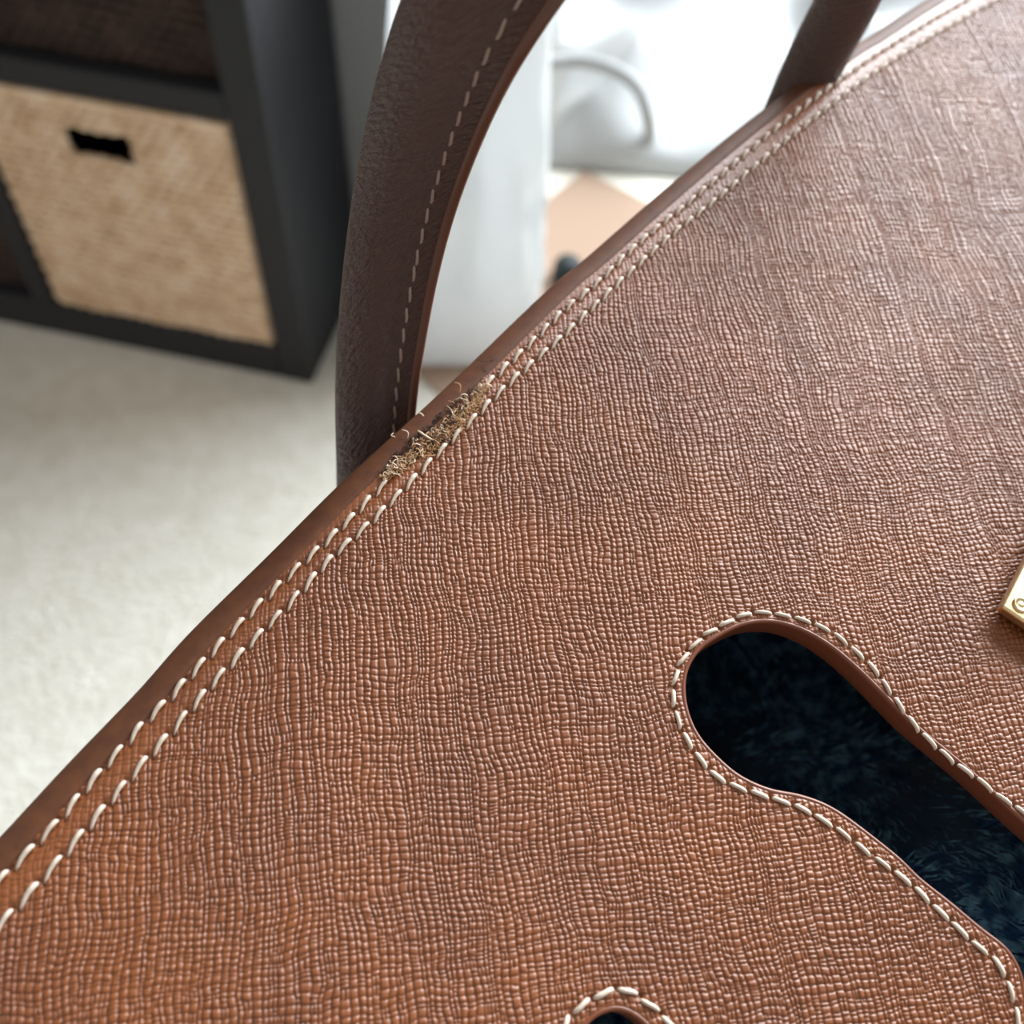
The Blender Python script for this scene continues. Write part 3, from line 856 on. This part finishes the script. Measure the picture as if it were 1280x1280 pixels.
# ---- gilt plate of the closing strap at the right
pl = px2uv([(1237, 768), (1266, 712), (1284, 800)])
e1 = pl[1] - pl[0]; e1 /= np.linalg.norm(e1)
e2 = np.array([e1[1], -e1[0]])
def plate_pt(a, b2, w):
    p = pl[0] + e1 * a + e2 * b2
    return np.array([p[0], p[1], float(und(p[0], p[1])) + w]) * 0.001
def plate_box(name, a0, a1, b0, b1, w0, w1, m, bev, parent=bag):
    v, f = box((a0, b0, w0), (a1, b1, w1), lambda p: plate_pt(*p))
    vv_ = np.array(v); n_ = np.cross(vv_[5] - vv_[4], vv_[7] - vv_[4])
    if n_[2] < 0: f = [q[::-1] for q in f]
    o = mesh_obj(name, v, f, m, parent, smooth=False); bevel(o, bev, 3); return o
plate_box('strap', 0.8, 70, 0.8, 8.2, 0.1, 1.3, M_CUT, 0.0006)
plate = plate_box('strap_plate', 0, 34, 0, 9.0, 1.3, 3.0, M_GOLD, 0.0004)
plate['label'] = 'gilt metal plate'
cpt = plate_pt(2.0, 2.0, 3.0)
ring = []
V, Fc = [], []
prof2 = [(1.15, -0.1), (1.15, 0.22), (1.0, 0.36), (0.82, 0.3), (0.72, 0.1), (0.4, 0.2), (0.0, 0.25)]
ns = 24
for r_, z_ in prof2:
    for k in range(ns):
        a = 2 * math.pi * k / ns
        V.append(cpt + np.array([math.cos(a) * r_, math.sin(a) * r_, z_]) * 0.001)
Fc = grid_faces(len(prof2), ns, True)
o = mesh_obj('screw', V, Fc, M_GOLD, plate); o['label'] = 'round gilt screw'

# ================================================================== navy fleece blanket under the open bag
def blanket():
    top = -62.7                                   # mm below the flap plane, where the bag rests
    root = empty('fleece_blanket', (float(ORG[0] + 0.035), float(ORG[1] + 0.0), 0.0))
    tag(root, 'dark navy fleece blanket seen through the keyhole cut-out of the handbag', 'blanket')
    def relief(a, b2): return top + 49 * np.exp(-(((a - 82) / 34) ** 2 + ((b2 + 50) / 28) ** 2)) - 34 * np.exp(-(((a - 30) / 16) ** 2 + ((b2 + 16) / 16) ** 2)) + 4 * vnoise(a / 11, b2 / 11, 21)
    # pad outline in flap coordinates; it hangs down to the carpet
    u0, u1, v0, v1 = -34, 140, -96, 96
    n = 60
    g = np.linspace(0, 1, n)
    X, Y = np.meshgrid(u0 + (u1 - u0) * g, v0 + (v1 - v0) * g)
    dd = gdist(G_rim, X, Y)
    sh = np.clip(14 - dd, 0, 400)
    X = X + sh * R2; Y = Y - sh * R2              # pull the corner in behind the rim
    bumpz = relief(X, Y)
    V = np.stack([X, Y, bumpz], -1) * 0.001
    Wd = ORG + V[..., 0:1] * UW + V[..., 1:2] * VW + V[..., 2:3] * NW
    topw = Wd.reshape(-1, 3)
    f = grid_faces(n, n)
    # skirt to the floor
    loop = [j for j in range(n)] + [i * n + n - 1 for i in range(1, n)] + [(n - 1) * n + j for j in range(n - 2, -1, -1)] + [i * n for i in range(n - 2, 0, -1)]
    base = len(topw); sk = []
    cen = topw.mean(0)
    for q in loop:
        p = topw[q]; sk.append([cen[0] + (p[0] - cen[0]) * 0.9, cen[1] + (p[1] - cen[1]) * 0.9, 0.004])
    allv = np.vstack([topw, np.array(sk)]) - np.array(root.location)
    m_ = len(loop)
    f2 = np.array([[loop[k], base + k, base + (k + 1) % m_, loop[(k + 1) % m_]] for k in range(m_)])
    mesh_obj('cloth', allv, np.vstack([f, f2]), M_FLEECE, root)
    # fuzzy pile where the cut-out shows it
    g2 = np.random.default_rng(5); N = 20000
    gx = g2.uniform(8, 96, N); gy = g2.uniform(-72, 6, N)
    zz = relief(gx, gy)
    ang = 0.7 + 1.6 * vnoise(gx / 9, gy / 9, 30) * 2 + g2.normal(0, 0.35, N)
    L = g2.uniform(2.0, 4.2, N); wv = g2.uniform(0.18, 0.42, N)
    ca, sa = np.cos(-ang), np.sin(-ang)
    b0 = np.stack([gx - sa * wv, gy + ca * wv, zz - 0.3], 1); b1 = np.stack([gx + sa * wv, gy - ca * wv, zz - 0.3], 1)
    m0 = np.stack([gx + ca * L * .5 - sa * wv * .8, gy + sa * L * .5 + ca * wv * .8, zz + L * .6], 1)
    m1 = np.stack([gx + ca * L * .5 + sa * wv * .8, gy + sa * L * .5 - ca * wv * .8, zz + L * .6], 1)
    tp = np.stack([gx + ca * L, gy + sa * L, zz + L * .8], 1)
    Vp = np.stack([b0, b1, m1, m0, tp], 1).reshape(-1, 3) * 0.001
    Vp = ORG + Vp[:, 0:1] * UW + Vp[:, 1:2] * VW + Vp[:, 2:3] * NW - np.array(root.location)
    k = np.arange(N)[:, None] * 5
    tri = np.vstack([k + np.array([[0, 1, 2]]), k + np.array([[0, 2, 3]]), k + np.array([[3, 2, 4]])])
    o = mesh_obj('fleece_pile', Vp, tri, M_PILE, root); o['kind'] = 'stuff'
blanket()
